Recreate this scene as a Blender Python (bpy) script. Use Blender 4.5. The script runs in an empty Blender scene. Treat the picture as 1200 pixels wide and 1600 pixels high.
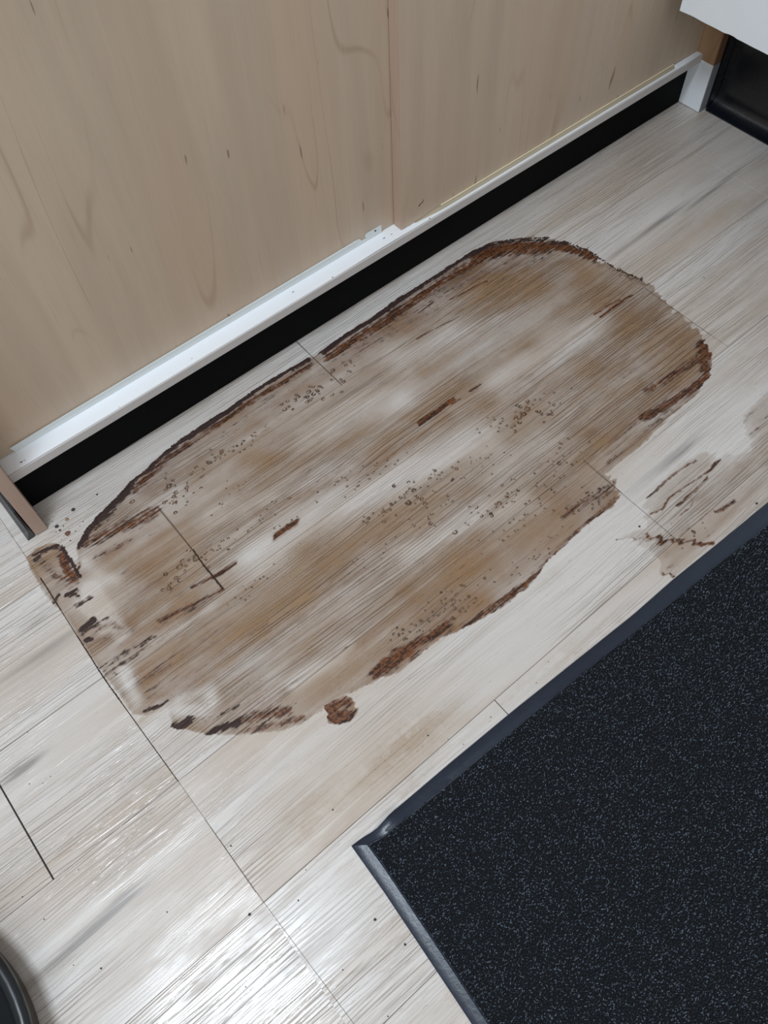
import bpy, bmesh, math, random
import numpy as np
from mathutils import Matrix, Vector, noise as mnoise

rnd = random.Random(7)
rng = np.random.default_rng(11)
K = 0.72            # drawing units -> metres (camera 1.45 units = 1.04 m above the floor)
H = 1.45
F = 1273.0          # focal length in pixels of the 1200x1600 frame

# ---------------------------------------------------------------- camera
def _rx(a): c, s = math.cos(a), math.sin(a); return np.array([[1,0,0],[0,c,-s],[0,s,c]])
def _rz(a): c, s = math.cos(a), math.sin(a); return np.array([[c,-s,0],[s,c,0],[0,0,1]])
R = _rz(-math.radians(36.9)) @ _rx(math.radians(30.6074)) @ _rz(math.radians(-3.5403))
cam = bpy.data.cameras.new('camera'); camo = bpy.data.objects.new('camera', cam)
bpy.context.scene.collection.objects.link(camo)
camo.matrix_world = Matrix.Translation((0, 0, H*K)) @ Matrix([list(r) for r in R]).to_4x4()
cam.sensor_fit = 'VERTICAL'; cam.sensor_height = 36; cam.lens = F/1600*36
cam.clip_start = 0.01
sc = bpy.context.scene; sc.camera = camo

# ---------------------------------------------------------------- world, lights, exposure
w = bpy.data.worlds.new('world'); sc.world = w; w.use_nodes = True
w.node_tree.nodes['Background'].inputs[0].default_value = (1.0, 0.975, 0.94, 1)
w.node_tree.nodes['Background'].inputs[1].default_value = 0.34
def area(name, loc, size, sizey, power, col, aim=None):
    l = bpy.data.lights.new(name, 'AREA'); l.shape = 'RECTANGLE'; l.size = size; l.size_y = sizey
    l.energy = power; l.color = col
    o = bpy.data.objects.new(name, l); sc.collection.objects.link(o); o.location = loc
    if aim is not None:
        d = Vector(aim)-Vector(loc); o.rotation_euler = d.to_track_quat('-Z', 'Y').to_euler()
    return o
area('ceiling_lamp', (-0.48, 0.40, 2.35), 0.44, 0.34, 32, (0.78, 0.89, 1.0))
area('window_light', (-0.7, -1.5, 2.1), 2.0, 1.6, 25, (0.90, 0.96, 1.0), (0.0, 0.5, 0))
sc.view_settings.view_transform = 'Standard'
sc.view_settings.look = 'None'
sc.view_settings.exposure = 0.0
sc.view_settings.gamma = 1
sc.view_settings.use_curve_mapping = False

# ---------------------------------------------------------------- geometry helpers
def fl(px, py, z=0.0):      # where the sight line of a photo pixel meets the level z (drawing units)
    d = R @ np.array([px-600, -(py-800), -F]); t = (z-H)/d[2]; return (d[0]*t, d[1]*t)
def flm(P):                 # photo-measured points on the floor -> array of drawing units
    return np.array([fl(*p) for p in P])

def link(name, me, mat=None, parent=None, mats=None):
    o = bpy.data.objects.new(name, me); sc.collection.objects.link(o)
    if mats:
        for m in mats: me.materials.append(m)
    elif mat: me.materials.append(mat)
    if parent: o.parent = parent
    return o
def empty(name, loc=(0,0,0)):
    o = bpy.data.objects.new(name, None); sc.collection.objects.link(o); o.location = loc; o.empty_display_size = .05
    return o
def tag(o, label=None, cat=None, group=None, kind=None):
    if label: o['label'] = label
    if cat: o['category'] = cat
    if group: o['group'] = group
    if kind: o['kind'] = kind
    return o
def setparent(o, p):
    o.parent = p
    o.matrix_parent_inverse = Matrix.Translation(-Vector(p.location)) if p.location.length else Matrix()
def center(o):              # origin to the middle of the base of the mesh
    me = o.data; v = [x.co for x in me.vertices]
    lo = Vector((min(c[i] for c in v) for i in range(3))); hi = Vector((max(c[i] for c in v) for i in range(3)))
    c = Vector(((lo.x+hi.x)/2, (lo.y+hi.y)/2, lo.z)); me.transform(Matrix.Translation(-c)); o.location = c
    return o
def smooth(me, ang=None):
    for p in me.polygons: p.use_smooth = True
def bm_mesh(name, bm):
    me = bpy.data.meshes.new(name); bm.to_mesh(me); bm.free(); return me
def box(name, x0, x1, y0, y1, z0, z1, mat, parent=None, bev=0.0, segs=2):
    bm = bmesh.new(); bmesh.ops.create_cube(bm, size=1)
    for v in bm.verts:
        v.co = Vector(((x0+x1)/2+v.co.x*(x1-x0), (y0+y1)/2+v.co.y*(y1-y0), (z0+z1)/2+v.co.z*(z1-z0)))*K
    if bev: bmesh.ops.bevel(bm, geom=bm.edges[:], offset=bev*K, segments=segs, affect='EDGES', profile=.6)
    return link(name, bm_mesh(name, bm), mat, parent)
def extrude_profile(name, prof, a0, a1, axis, mat, parent=None, n=1, jig=None, smoothed=False):
    """prof: closed list of 2D points; axis 'x' -> points are (y,z), axis 'y' -> points are (x,z)."""
    vs, fs = [], []; m = len(prof)
    for i in range(n+1):
        a = a0+(a1-a0)*i/n
        for k, (p, z) in enumerate(prof):
            if jig: p, z = jig(a, k, p, z)
            vs.append(((a if axis == 'x' else p)*K, (p if axis == 'x' else a)*K, z*K))
    for i in range(n):
        for k in range(m):
            k2 = (k+1) % m
            fs.append((i*m+k, i*m+k2, (i+1)*m+k2, (i+1)*m+k))
    fs.append(tuple(range(m))[::-1]); fs.append(tuple(n*m+k for k in range(m)))
    me = bpy.data.meshes.new(name); me.from_pydata(vs, [], fs)
    bm = bmesh.new(); bm.from_mesh(me); bmesh.ops.recalc_face_normals(bm, faces=bm.faces[:]); bm.to_mesh(me); bm.free()
    if smoothed: smooth(me); me.set_sharp_from_angle(angle=math.radians(40))
    return link(name, me, mat, parent)
def lathe(name, prof, loc, mat, seg=48, parent=None):
    vs, fs = [], []; m = len(prof)
    for i in range(seg):
        a = 2*math.pi*i/seg
        for r, z in prof: vs.append((r*math.cos(a)*K, r*math.sin(a)*K, z*K))
    for i in range(seg):
        for k in range(m-1):
            j = (i+1) % seg
            fs.append((i*m+k, j*m+k, j*m+k+1, i*m+k+1))
    me = bpy.data.meshes.new(name); me.from_pydata(vs, [], fs)
    bm = bmesh.new(); bm.from_mesh(me); bmesh.ops.remove_doubles(bm, verts=bm.verts[:], dist=1e-6)
    bmesh.ops.recalc_face_normals(bm, faces=bm.faces[:]); bm.to_mesh(me); bm.free()
    smooth(me); o = link(name, me, mat, parent); o.location = loc; return o

# ---------------------------------------------------------------- node helpers
class NT:
    def __init__(s, nt): s.t = nt; s.t.nodes.clear()
    def n(s, typ, **kw):
        nd = s.t.nodes.new(typ)
        for k, v in kw.items():
            if k == 'ins':
                for i, x in v.items(): s.set(nd.inputs[i], x)
            else: setattr(nd, k, v)
        return nd
    def set(s, sock, x):
        if isinstance(x, bpy.types.NodeSocket): s.t.links.new(x, sock)
        elif isinstance(x, bpy.types.Node): s.t.links.new(x.outputs[0], sock)
        else: sock.default_value = x
    def m(s, op, a, b=0.0, c=0.0, clamp=False):
        nd = s.t.nodes.new('ShaderNodeMath'); nd.operation = op; nd.use_clamp = clamp
        s.set(nd.inputs[0], a); s.set(nd.inputs[1], b); s.set(nd.inputs[2], c); return nd.outputs[0]
    def mix(s, f, a, b, bt='MIX'):
        nd = s.t.nodes.new('ShaderNodeMix'); nd.data_type = 'RGBA'; nd.blend_type = bt
        s.set(nd.inputs[0], f); s.set(nd.inputs[6], a if not isinstance(a, tuple) else (*a, 1)[:4]); s.set(nd.inputs[7], b if not isinstance(b, tuple) else (*b, 1)[:4])
        return nd.outputs[2]
    def ramp(s, f, lo, hi, a=0.0, b=1.0):       # smoothstep map range
        nd = s.t.nodes.new('ShaderNodeMapRange'); nd.interpolation_type = 'SMOOTHSTEP'
        s.set(nd.inputs[0], f); nd.inputs[1].default_value = lo; nd.inputs[2].default_value = hi
        nd.inputs[3].default_value = a; nd.inputs[4].default_value = b; return nd.outputs[0]
    def noise(s, vec, scale=1.0, det=2.0, rough=.5, dist=0.0):
        nd = s.t.nodes.new('ShaderNodeTexNoise'); nd.normalize = True
        s.set(nd.inputs['Vector'], vec); nd.inputs['Scale'].default_value = scale; nd.inputs['Detail'].default_value = det
        nd.inputs['Roughness'].default_value = rough; nd.inputs['Distortion'].default_value = dist; return nd.outputs[0]
    def vmul(s, v, k):
        nd = s.t.nodes.new('ShaderNodeVectorMath'); nd.operation = 'MULTIPLY'; s.set(nd.inputs[0], v); s.set(nd.inputs[1], k); return nd.outputs[0]
    def vadd(s, v, k):
        nd = s.t.nodes.new('ShaderNodeVectorMath'); nd.operation = 'ADD'; s.set(nd.inputs[0], v); s.set(nd.inputs[1], k); return nd.outputs[0]
def lin(r, g, b):
    f = lambda c: (c/255/12.92 if c/255 <= .04045 else ((c/255+.055)/1.055)**2.4); return (f(r), f(g), f(b))
def mat(name):
    m = bpy.data.materials.new(name); m.use_nodes = True; return m, NT(m.node_tree)
def finish(t, bsdf):
    o = t.n('ShaderNodeOutputMaterial'); t.t.links.new(bsdf.outputs[0], o.inputs[0])
def simple(name, col, rough=.5, spec=.5, bump=None, var=.06, nscale=30, metal=0.0, coat=0.0):
    m, t = mat(name)
    g = t.n('ShaderNodeNewGeometry').outputs[0]
    n = t.noise(g, nscale, 4, .6)
    c = t.mix(n, tuple(x*(1-var) for x in col), tuple(min(1, x*(1+var)) for x in col))
    p = t.n('ShaderNodeBsdfPrincipled'); t.set(p.inputs['Base Color'], c)
    t.set(p.inputs['Roughness'], t.m('ADD', t.m('MULTIPLY', n, .12), rough-.06)); p.inputs['Specular IOR Level'].default_value = spec
    p.inputs['Metallic'].default_value = metal; p.inputs['Coat Weight'].default_value = coat
    if bump:
        b = t.n('ShaderNodeBump'); b.inputs['Strength'].default_value = 1; b.inputs['Distance'].default_value = bump[1]
        t.set(b.inputs['Height'], t.noise(g, bump[0], 4, .6)); t.t.links.new(b.outputs[0], p.inputs['Normal'])
    finish(t, p); return m

ROW = .2523*K; ROWY0 = .2515*K
# -- shared grain field: outputs groove (0..1), streak, broad (all in world metres, each plank row shifted)
def grain_group():
    g = bpy.data.node_groups.new('plank_grain', 'ShaderNodeTree')
    for nm in ('Groove', 'Streak', 'Broad', 'Blot', 'Fine'):
        g.interface.new_socket(nm, in_out='OUTPUT', socket_type='NodeSocketFloat')
    t = NT(g); out = t.n('NodeGroupOutput')
    pos = t.n('ShaderNodeNewGeometry').outputs[0]
    sx = t.n('ShaderNodeSeparateXYZ', ins={0: pos})
    x, y = sx.outputs[0], sx.outputs[1]
    row = t.m('FLOOR', t.m('DIVIDE', t.m('SUBTRACT', y, ROWY0), ROW))
    left = t.m('LESS_THAN', x, -.105*K)
    wn = t.n('ShaderNodeTexWhiteNoise', noise_dimensions='1D'); t.set(wn.inputs['W'], t.m('ADD', row, t.m('MULTIPLY', left, 17.3)))
    off = t.m('MULTIPLY', wn.outputs[0], 9.0)
    c = t.n('ShaderNodeCombineXYZ', ins={0: t.m('ADD', x, off), 1: y, 2: off})
    v = c.outputs[0]
    warp = t.noise(t.vmul(v, (2.2, 7.0, 1)), 1, 2, .5)
    yw = t.m('ADD', y, t.m('MULTIPLY', t.m('SUBTRACT', warp, .5), .020))
    v2 = t.n('ShaderNodeCombineXYZ', ins={0: t.m('ADD', x, off), 1: yw, 2: off}).outputs[0]
    # long grooves: thin ridged lines
    n1 = t.noise(t.vmul(v2, (5.0, 150, 1)), 1, 2, .55)
    rid = t.m('ABSOLUTE', t.m('SUBTRACT', n1, .5))
    gl = t.ramp(rid, .004, .030, 1, 0)
    n2 = t.noise(t.vmul(v2, (14.0, 330, 1)), 1, 2, .6)
    gf = t.ramp(n2, .60, .70)
    amp = t.ramp(t.noise(t.vmul(v, (2.2, 9, 1)), 1, 2, .5), .36, .62)
    ph = t.m('ADD', t.m('MULTIPLY', yw, 215.0), t.m('MULTIPLY', t.noise(t.vmul(v2, (2.6, 26, 1)), 1, 2, .5), 5.0))
    tri = t.m('MULTIPLY', t.m('ABSOLUTE', t.m('SUBTRACT', t.m('FRACT', ph), .5)), 2.0)
    pres = t.ramp(t.noise(t.vmul(v2, (5.0, 190, 1)), 1, 1, .5), .40, .58)
    gw = t.m('MULTIPLY', t.ramp(tri, .02, .36, 1, 0), pres)
    gl = t.m('MAXIMUM', t.m('MULTIPLY', gl, .45), gw)
    groove = t.m('MAXIMUM', t.m('MULTIPLY', gl, t.m('ADD', t.m('MULTIPLY', amp, .88), .10)), t.m('MULTIPLY', gf, t.m('ADD', t.m('MULTIPLY', amp, .30), .10)))
    t.set(out.inputs['Groove'], groove)
    t.set(out.inputs['Streak'], t.noise(t.vmul(v2, (2.4, 55, 1)), 1, 4, .6))
    t.set(out.inputs['Broad'], t.noise(t.vmul(v2, (1.6, 10, 1)), 1, 3, .55))
    t.set(out.inputs['Blot'], t.noise(t.vmul(v, (6, 17, 1)), 1, 4, .6))
    t.set(out.inputs['Fine'], t.noise(t.vmul(v, (90, 420, 1)), 1, 2, .6))
    return g
GR = grain_group()

def ellipses(t, E):
    """soft marks on the floor: (px,py, half length, half width in drawing units, angle deg, strength) -> field"""
    pos = t.n('ShaderNodeNewGeometry').outputs[0]; acc = None
    for (px, py, a, b, ang, s) in E:
        cx, cy = fl(px, py); 
        mp = t.n('ShaderNodeMapping', vector_type='TEXTURE'); t.set(mp.inputs[0], pos)
        mp.inputs['Location'].default_value = (cx*K, cy*K, 0); mp.inputs['Rotation'].default_value = (0, 0, math.radians(ang))
        mp.inputs['Scale'].default_value = (a*K, b*K, 1)
        ln = t.n('ShaderNodeVectorMath', operation='LENGTH'); t.set(ln.inputs[0], mp.outputs[0])
        f = t.ramp(ln.outputs['Value'], 0.0, 1.15, s, 0)
        acc = f if acc is None else t.m('ADD', acc, f)
    return acc

# soft smudges that lie on the planks themselves
TAN = [(215,1240,.10,.016,4,.7),(225,1125,.09,.014,0,.7),(490,1270,.09,.07,10,.55),(620,1170,.12,.05,8,.6),(560,1220,.07,.04,0,.4),(700,1140,.10,.05,0,.35),
       (560,1330,.10,.03,0,.35),(640,1240,.08,.05,0,.5),(900,1030,.10,.045,0,.4),(960,975,.08,.03,0,.4),(860,900,.06,.03,0,.3),
       (150,1190,.08,.02,0,.25),(110,1330,.10,.02,0,.25),(60,1130,.10,.03,0,.2),(650,1150,.14,.03,0,.5),(430,1330,.10,.03,0,.25),(730,1530,.08,.02,0,.4),(590,1500,.08,.02,0,.25),
       (830,1060,.15,.015,0,.35),(1000,870,.10,.05,0,.25),(1150,430,.14,.04,0,.25),(900,440,.10,.03,0,.25),(1140,330,.25,.05,0,.25),(500,1080,.05,.03,0,.3)]
GREY = [(1040,340,.24,.014,2,.9),(1110,300,.20,.010,3,.8),(960,395,.08,.022,0,.4),(1150,520,.10,.010,3,.7),(1185,465,.05,.02,2,.8),(1085,690,.14,.012,2,.8),(1040,720,.16,.016,0,.6),
        (60,975,.05,.02,5,.8),(90,1000,.10,.03,0,.55),(30,1055,.10,.03,0,.5),(40,1195,.06,.015,0,.8),(20,1210,.06,.02,0,.6),(150,1440,.13,.03,4,.75),(100,1480,.12,.03,4,.6),(210,1400,.07,.02,0,.6),
        (200,1375,.03,.012,0,.5),(700,445,.06,.02,0,.5),(650,460,.05,.02,0,.5),(1000,250,.12,.02,0,.4),(1090,240,.12,.02,0,.4),(1190,320,.12,.03,0,.4),(480,1390,.1,.02,0,.3),(1100,590,.10,.02,0,.4),
        (830,850,.08,.02,0,.4),(1160,190,.05,.02,0,.3),(560,480,.04,.02,0,.35),(620,440,.05,.015,0,.4),(500,560,.03,.012,0,.3)]

def floor_mat():
    m, t = mat('limed_oak_vinyl')
    gn = t.n('ShaderNodeGroup'); gn.node_tree = GR
    G, S, B, L, Fi = [gn.outputs[i] for i in range(5)]
    c = t.mix(t.ramp(B, .34, .70), lin(210,204,199), lin(192,178,165))
    c = t.mix(t.m('MULTIPLY', t.ramp(S, .52, .78), .30), c, lin(166,148,130))
    c = t.mix(t.m('MULTIPLY', t.ramp(L, .55, .75), .25), c, lin(172,156,142))
    c = t.mix(t.m('MULTIPLY', t.ramp(S, .46, .30), .35), c, lin(224,219,212))
    tan = t.m('MULTIPLY', ellipses(t, TAN), t.ramp(t.m('ADD', t.m('MULTIPLY', S, .5), t.m('MULTIPLY', t.noise(t.n('ShaderNodeNewGeometry').outputs[0], 38, 4, .65), .5)), .42, .58))
    c = t.mix(t.m('MINIMUM', t.m('MULTIPLY', tan, .75), .7), c, lin(172,152,130))
    fd = t.noise(t.vmul(t.n('ShaderNodeNewGeometry').outputs[0], (150, 420, 1)), 1, 2, .6)
    c = t.mix(t.m('MULTIPLY', t.m('MULTIPLY', t.ramp(fd, .60, .68), t.m('MINIMUM', tan, 1.0)), .55), c, lin(128,92,62))
    grey = t.m('MULTIPLY', ellipses(t, GREY), t.ramp(S, .42, .60))
    c = t.mix(t.m('MINIMUM', t.m('MULTIPLY', grey, .8), .7), c, lin(126,121,119))
    c = t.mix(t.m('MULTIPLY', G, .44), c, lin(118,98,82))
    c = t.mix(t.m('MULTIPLY', t.ramp(Fi, .66, .74), .3), c, lin(128,116,108))
    p = t.n('ShaderNodeBsdfPrincipled'); t.set(p.inputs['Base Color'], c)
    t.set(p.inputs['Roughness'], t.m('ADD', .20, t.m('MULTIPLY', t.ramp(L, .42, .62), .22)))
    p.inputs['Specular IOR Level'].default_value = .5
    b = t.n('ShaderNodeBump'); b.inputs['Strength'].default_value = 1.0; b.inputs['Distance'].default_value = .0006
    h = t.m('ADD', t.m('MULTIPLY', G, -1.0), t.m('MULTIPLY', t.m('ADD', S, t.m('MULTIPLY', L, .6)), .22))
    t.set(b.inputs['Height'], h); t.t.links.new(b.outputs[0], p.inputs['Normal'])
    finish(t, p); return m

def stain_mat():
    """dried film: colour and cover come from attributes tan / rust / crust of the mesh, broken up along the grain"""
    m, t = mat('dried_rusty_residue')
    gn = t.n('ShaderNodeGroup'); gn.node_tree = GR
    G, S, B, L, Fi = [gn.outputs[i] for i in range(5)]
    at = t.n('ShaderNodeAttribute', attribute_name='film'); sp = t.n('ShaderNodeSeparateColor'); t.set(sp.inputs[0], at.outputs['Color'])
    tan, rust, crust = sp.outputs[0], sp.outputs[1], sp.outputs[2]
    pos = t.n('ShaderNodeNewGeometry').outputs[0]
    nb = t.noise(pos, 90, 5, .65); nl = t.noise(pos, 9, 4, .6)
    st = t.noise(t.vmul(pos, (18, 300, 1)), 1, 4, .7)
    brk = t.m('ADD', t.m('MULTIPLY', st, .65), t.m('MULTIPLY', nb, .35))          # ~.5 +-.2
    tv = t.m('MULTIPLY', tan, t.m('ADD', .40, t.m('MULTIPLY', t.m('ADD', t.m('MULTIPLY', t.ramp(S, .3, .7), .6), t.ramp(nl, .3, .7)), .46)))
    tv = t.m('MULTIPLY', tv, t.m('ADD', 1.0, t.m('MULTIPLY', G, .5)), clamp=True)
    tv = t.m('MAXIMUM', tv, t.m('MULTIPLY', rust, .62), clamp=True)
    rv = t.ramp(t.m('ADD', rust, t.m('MULTIPLY', t.m('SUBTRACT', brk, .5), 2.2)), .28, .86)
    rv = t.m('MULTIPLY', rv, t.m('GREATER_THAN', rust, .04))
    dots = t.m('MULTIPLY', t.ramp(t.noise(t.vmul(pos, (330, 520, 1)), 1, 1, .5), .66, .72), t.ramp(t.noise(pos, 14, 2, .5), .44, .62))
    rv = t.m('MAXIMUM', rv, t.m('MULTIPLY', t.m('MULTIPLY', dots, t.ramp(tan, .1, .5)), .75))
    fl_ = t.m('MULTIPLY', t.ramp(t.noise(t.vmul(pos, (26, 360, 1)), 1, 3, .65), .555, .64), t.ramp(t.noise(t.vmul(pos, (7, 26, 1)), 1, 3, .55), .44, .60))
    rv = t.m('MAXIMUM', rv, t.m('MULTIPLY', t.m('MULTIPLY', fl_, t.ramp(tan, .15, .6)), .60))
    rv = t.m('MAXIMUM', rv, t.m('MULTIPLY', t.m('MULTIPLY', G, tan), .66))
    cv = t.ramp(t.m('ADD', crust, t.m('MULTIPLY', t.m('SUBTRACT', brk, .5), 2.2)), .38, .66)
    cv = t.m('MULTIPLY', cv, t.m('GREATER_THAN', crust, .04))
    c = t.mix(t.ramp(nl, .35, .65), lin(152,121,92), lin(160,126,90))
    rc = t.mix(t.ramp(t.m('ADD', t.m('MULTIPLY', st, .5), t.m('MULTIPLY', t.noise(pos, 220, 4, .7), .5)), .43, .57), lin(130,76,36), lin(42,18,8))
    c = t.mix(t.m('MULTIPLY', rust, .75, clamp=True), c, lin(146,98,58))
    rc = t.mix(t.m('MULTIPLY', G, .5), rc, lin(60,40,28))
    den = t.m('MAXIMUM', t.m('ADD', tv, rv), .01)
    c = t.mix(t.m('MULTIPLY', rv, 1.15, clamp=True), c, rc)
    c = t.mix(cv, c, t.mix(nb, lin(28,14,10), lin(64,40,34)))
    al = t.m('MAXIMUM', t.m('MAXIMUM', t.m('MULTIPLY', tv, .80), t.m('MULTIPLY', rv, .90)), t.m('MULTIPLY', cv, .97), clamp=True)
    p = t.n('ShaderNodeBsdfPrincipled'); t.set(p.inputs['Base Color'], c); t.set(p.inputs['Alpha'], al)
    t.set(p.inputs['Roughness'], t.m('ADD', .40, t.m('MULTIPLY', cv, .25)))
    b = t.n('ShaderNodeBump'); b.inputs['Strength'].default_value = .9; b.inputs['Distance'].default_value = .0008
    h = t.m('ADD', t.m('MULTIPLY', G, -1.0), t.m('ADD', t.m('MULTIPLY', S, .9), t.m('MULTIPLY', t.m('MULTIPLY', cv, nb), 2.0)))
    t.set(b.inputs['Height'], h); t.t.links.new(b.outputs[0], p.inputs['Normal'])
    finish(t, p); return m

def veneer_mat(name, base, dark, axis_off=0.0, edge=False):
    """maple veneer, grain upright"""
    m, t = mat(name)
    pos = t.n('ShaderNodeNewGeometry').outputs[0]
    v = t.vadd(pos, (axis_off, 0, axis_off*.7))
    if edge: v = t.vmul(v, (1, 1, 1))
    w1 = t.noise(t.vmul(v, (6.0, 6.0, 1.1)), 1, 2, .4, .25)
    rings = t.m('FRACT', t.m('MULTIPLY', w1, 9.0))
    line = t.ramp(t.m('ABSOLUTE', t.m('SUBTRACT', rings, .5)), 0, .06, 1, 0)
    gate = t.ramp(t.noise(t.vmul(v, (9, 9, 3)), 1, 2), .46, .66)
    soft = t.noise(t.vmul(v, (26, 26, 1.6)), 1, 4, .6)
    fine = t.noise(t.vmul(v, (240, 240, 9)), 1, 3, .6)
    fleck = t.ramp(t.noise(t.vmul(v, (110, 110, 14)), 1, 1), .755, .78)
    c = t.mix(t.ramp(soft, .3, .7), tuple(x*.93 for x in base), tuple(min(1, x*1.06) for x in base))
    pink = t.ramp(t.noise(t.vmul(v, (9, 9, 1.4)), 1, 3), .42, .7)
    c = t.mix(t.m('MULTIPLY', pink, .45), c, (base[0]*1.02, base[1]*.91, base[2]*.86))
    c = t.mix(t.m('MULTIPLY', t.m('MULTIPLY', line, gate), .36), c, dark)
    c = t.mix(t.m('MULTIPLY', t.ramp(fine, .5, .75), .12), c, dark)
    c = t.mix(t.m('MULTIPLY', fleck, .6), c, tuple(x*.4 for x in dark))
    p = t.n('ShaderNodeBsdfPrincipled'); t.set(p.inputs['Base Color'], c); p.inputs['Roughness'].default_value = .42
    p.inputs['Specular IOR Level'].default_value = .45
    finish(t, p); return m

M_floor = floor_mat(); M_stain = stain_mat()
M_sub = simple('dark_joint', (.035, .03, .028), .9)
M_veneer = veneer_mat('maple_veneer', lin(188,170,150), lin(146,118,94))
M_edge = veneer_mat('maple_edge_band', lin(184,160,142), lin(150,118,96), 3.1)
M_wood = veneer_mat('maple_side_panel', lin(168,136,104), lin(120,88,60), 5.3)
M_end = veneer_mat('brown_edge_band', lin(172,148,134), lin(100,74,58), 8.3)
M_white = simple('white_laminate', lin(240,243,247), .30, .5, var=.02, nscale=12)
M_railf = simple('worn_white_edge', lin(196,192,190), .5, .4, var=.06, nscale=60)
M_paint = simple('white_paint', lin(240,246,252), .4, .4, var=.03, nscale=20)
M_metal = simple('pale_metal_strip', lin(214,219,219), .38, .5, var=.03)
M_brass = simple('yellowed_plastic_strip', lin(172,160,138), .4, .5, var=.05)
M_black = simple('black_kick_board', (.003,.0033,.0038), .7, .08, var=.1)
M_rubber = simple('black_rubber_skirting', (.005,.007,.012), .27, .9, var=.1)
M_matrub = simple('mat_rubber', (.013,.020,.036), .33, .55, bump=(160, .0003), var=.2, nscale=40)
M_bin = simple('black_plastic', (.010,.012,.014), .32, .5, var=.1)
M_binb = simple('brown_black_plastic', (.035,.024,.018), .4, .4, var=.1)
M_wall = simple('wall_paint', lin(205,208,210), .7, .3, var=.02)
M_dark = simple('dark_scratch', (.02,.013,.008), .7)
M_dirt = simple('dirt_in_joint', lin(58,44,38), .8, .2, var=.4, nscale=300)

# ================================================================ FLOOR
RY = [ROWY0/K + .2523*i for i in range(-4, 5)]   # row seams in drawing units
floor = box('floor', -1.0, 2.30, -.80, 1.40, -.05, -.0032, M_sub); tag(floor, kind='structure')
JX = -.1045
def jx(y): return float(np.interp(y, [-.3, .03, .25, .507, .755, 1.044], [-.090, -.095, -.103, -.106, -.111, -.102]))
def plank(x0, x1, y0, y1, gx0=.0007, gx1=.0007, gy0=.00045, gy1=.00045):
    bm = bmesh.new(); bmesh.ops.create_cube(bm, size=1)
    X0, X1, Y0, Y1 = x0+gx0, x1-gx1, y0+gy0, y1-gy1
    for v in bm.verts:
        yy = (Y0+Y1)/2+v.co.y*(Y1-Y0)
        a_ = jx(yy)+gx0 if x0 == JX else X0; b_ = jx(yy)-gx1 if x1 == JX else X1
        v.co = Vector(((a_+b_)/2+v.co.x*(b_-a_), yy, -.0015+v.co.z*.003))*K
    top = [e for e in bm.edges if all(v.co.z > -1e-5 for v in e.verts)]
    bmesh.ops.bevel(bm, geom=top, offset=.0004*K, segments=1, affect='EDGES')
    me = bm_mesh('plank', bm); o = link('plank', me, M_floor, floor); return o
for i in range(len(RY)-1):
    y0, y1 = RY[i], RY[i+1]
    if y0 > 1.30: continue
    k = i-4        # row 0 begins at ROWY0
    joints = []
    j = {3: .659, 2: .1635, 1: 1.399, 0: .916, -1: .412}.get(k, .916+.4975*k)
    js = [j+1.725*q for q in range(-3, 4)]
    js = [q for q in js if JX+.03 < q < 2.2]
    xs = [JX]+js+[2.29]
    for a, b in zip(xs[:-1], xs[1:]):
        plank(a, b, y0, y1, .0012 if a != JX else (.0004 if k > 0 else .0002), .0004, .0004, .0004)
    ljs = {1: -.350, 0: -.80, 2: -.9, -1: -.62, 3: -.5}.get(k, -.7)
    plank(-.99, ljs, y0, y1, .0, .0014 if k == 1 else .0006)
    plank(ljs, JX, y0, y1, .0014 if k == 1 else .0006, {2: .0009, 1: .0009, 0: .0002}.get(k, .00015), .0006 if k in (2, 3) else .0003, .0006 if k in (1, 2) else .0003)

# ================================================================ WALLS
wr = box('wall_right', 2.118, 2.30, -.80, 1.40, 0, 2.0, M_wall); tag(wr, kind='structure')
wb = box('wall_back', -1.0, 2.30, 1.90, 2.0, 0, 2.0, M_wall); tag(wb, kind='structure')
cove = [(2.064, .0), (2.064, .0035), (2.074, .006), (2.084, .010), (2.092, .016), (2.099, .024), (2.104, .035), (2.108, .05), (2.108, .255), (2.110, .26), (2.117, .26), (2.117, 0)]
cb = extrude_profile('baseboard_right', cove, -.8, 1.105, 'y', M_rubber, n=1, smoothed=True); tag(cb, kind='structure')

cb2 = box('gap_filler', 2.074, 2.1175, 1.106, 1.60, .0, .30, M_rubber); tag(cb2, kind='structure')  # black filler added to darken the gap between side panel and wall
# ================================================================ CABINET
cab = empty('sliding_door_cabinet', (1.0*K, 1.3*K, 0))
tag(cab, 'low maple cabinet with two sliding doors on a white rail above a black kick', 'cabinet')
P = []
def part(o, lab=None, p=None):
    setparent(o, p or cab)
    if lab: o['label'] = lab
    return o
TOP = 1.22
# side panels
part(box('side_panel', -.063, -.0365, 1.112, 1.60, .002, TOP, M_end, bev=.0012), 'left upright side panel with brown edge')
sp = part(box('side_panel', 2.0405, 2.0695, 1.112, 1.60, .137, TOP, M_wood, bev=.0012), 'right upright side panel')
part(box('panel_foot', 2.0400, 2.0700, 1.1115, 1.60, .002, .1368, M_paint, p if False else None, bev=.0012), 'white painted lower end of the side panel')
M_dkend = veneer_mat('dark_edge_band', lin(118,88,62), lin(80,56,38), 9.7)
part(box('edge_band', 2.0425, 2.0688, 1.1095, 1.1118, .1372, TOP, M_dkend), 'thin dark brown edge band')
part(box('edge_band', 2.0420, 2.0690, 1.1092, 1.1114, .002, .1366, simple('grey_foot_edge', lin(128,132,136), .5, var=.1)), 'grey front edge of the white foot')  # front edge coloured a darker grey than the foot's white side
part(box('kick_board', -.0362, 2.0398, 1.182, 1.20, .001, .1305, M_black), 'black recessed kick board')
part(box('bottom_panel', -.0362, 2.0398, 1.205, 1.60, .131, .1535, M_white))
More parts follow.
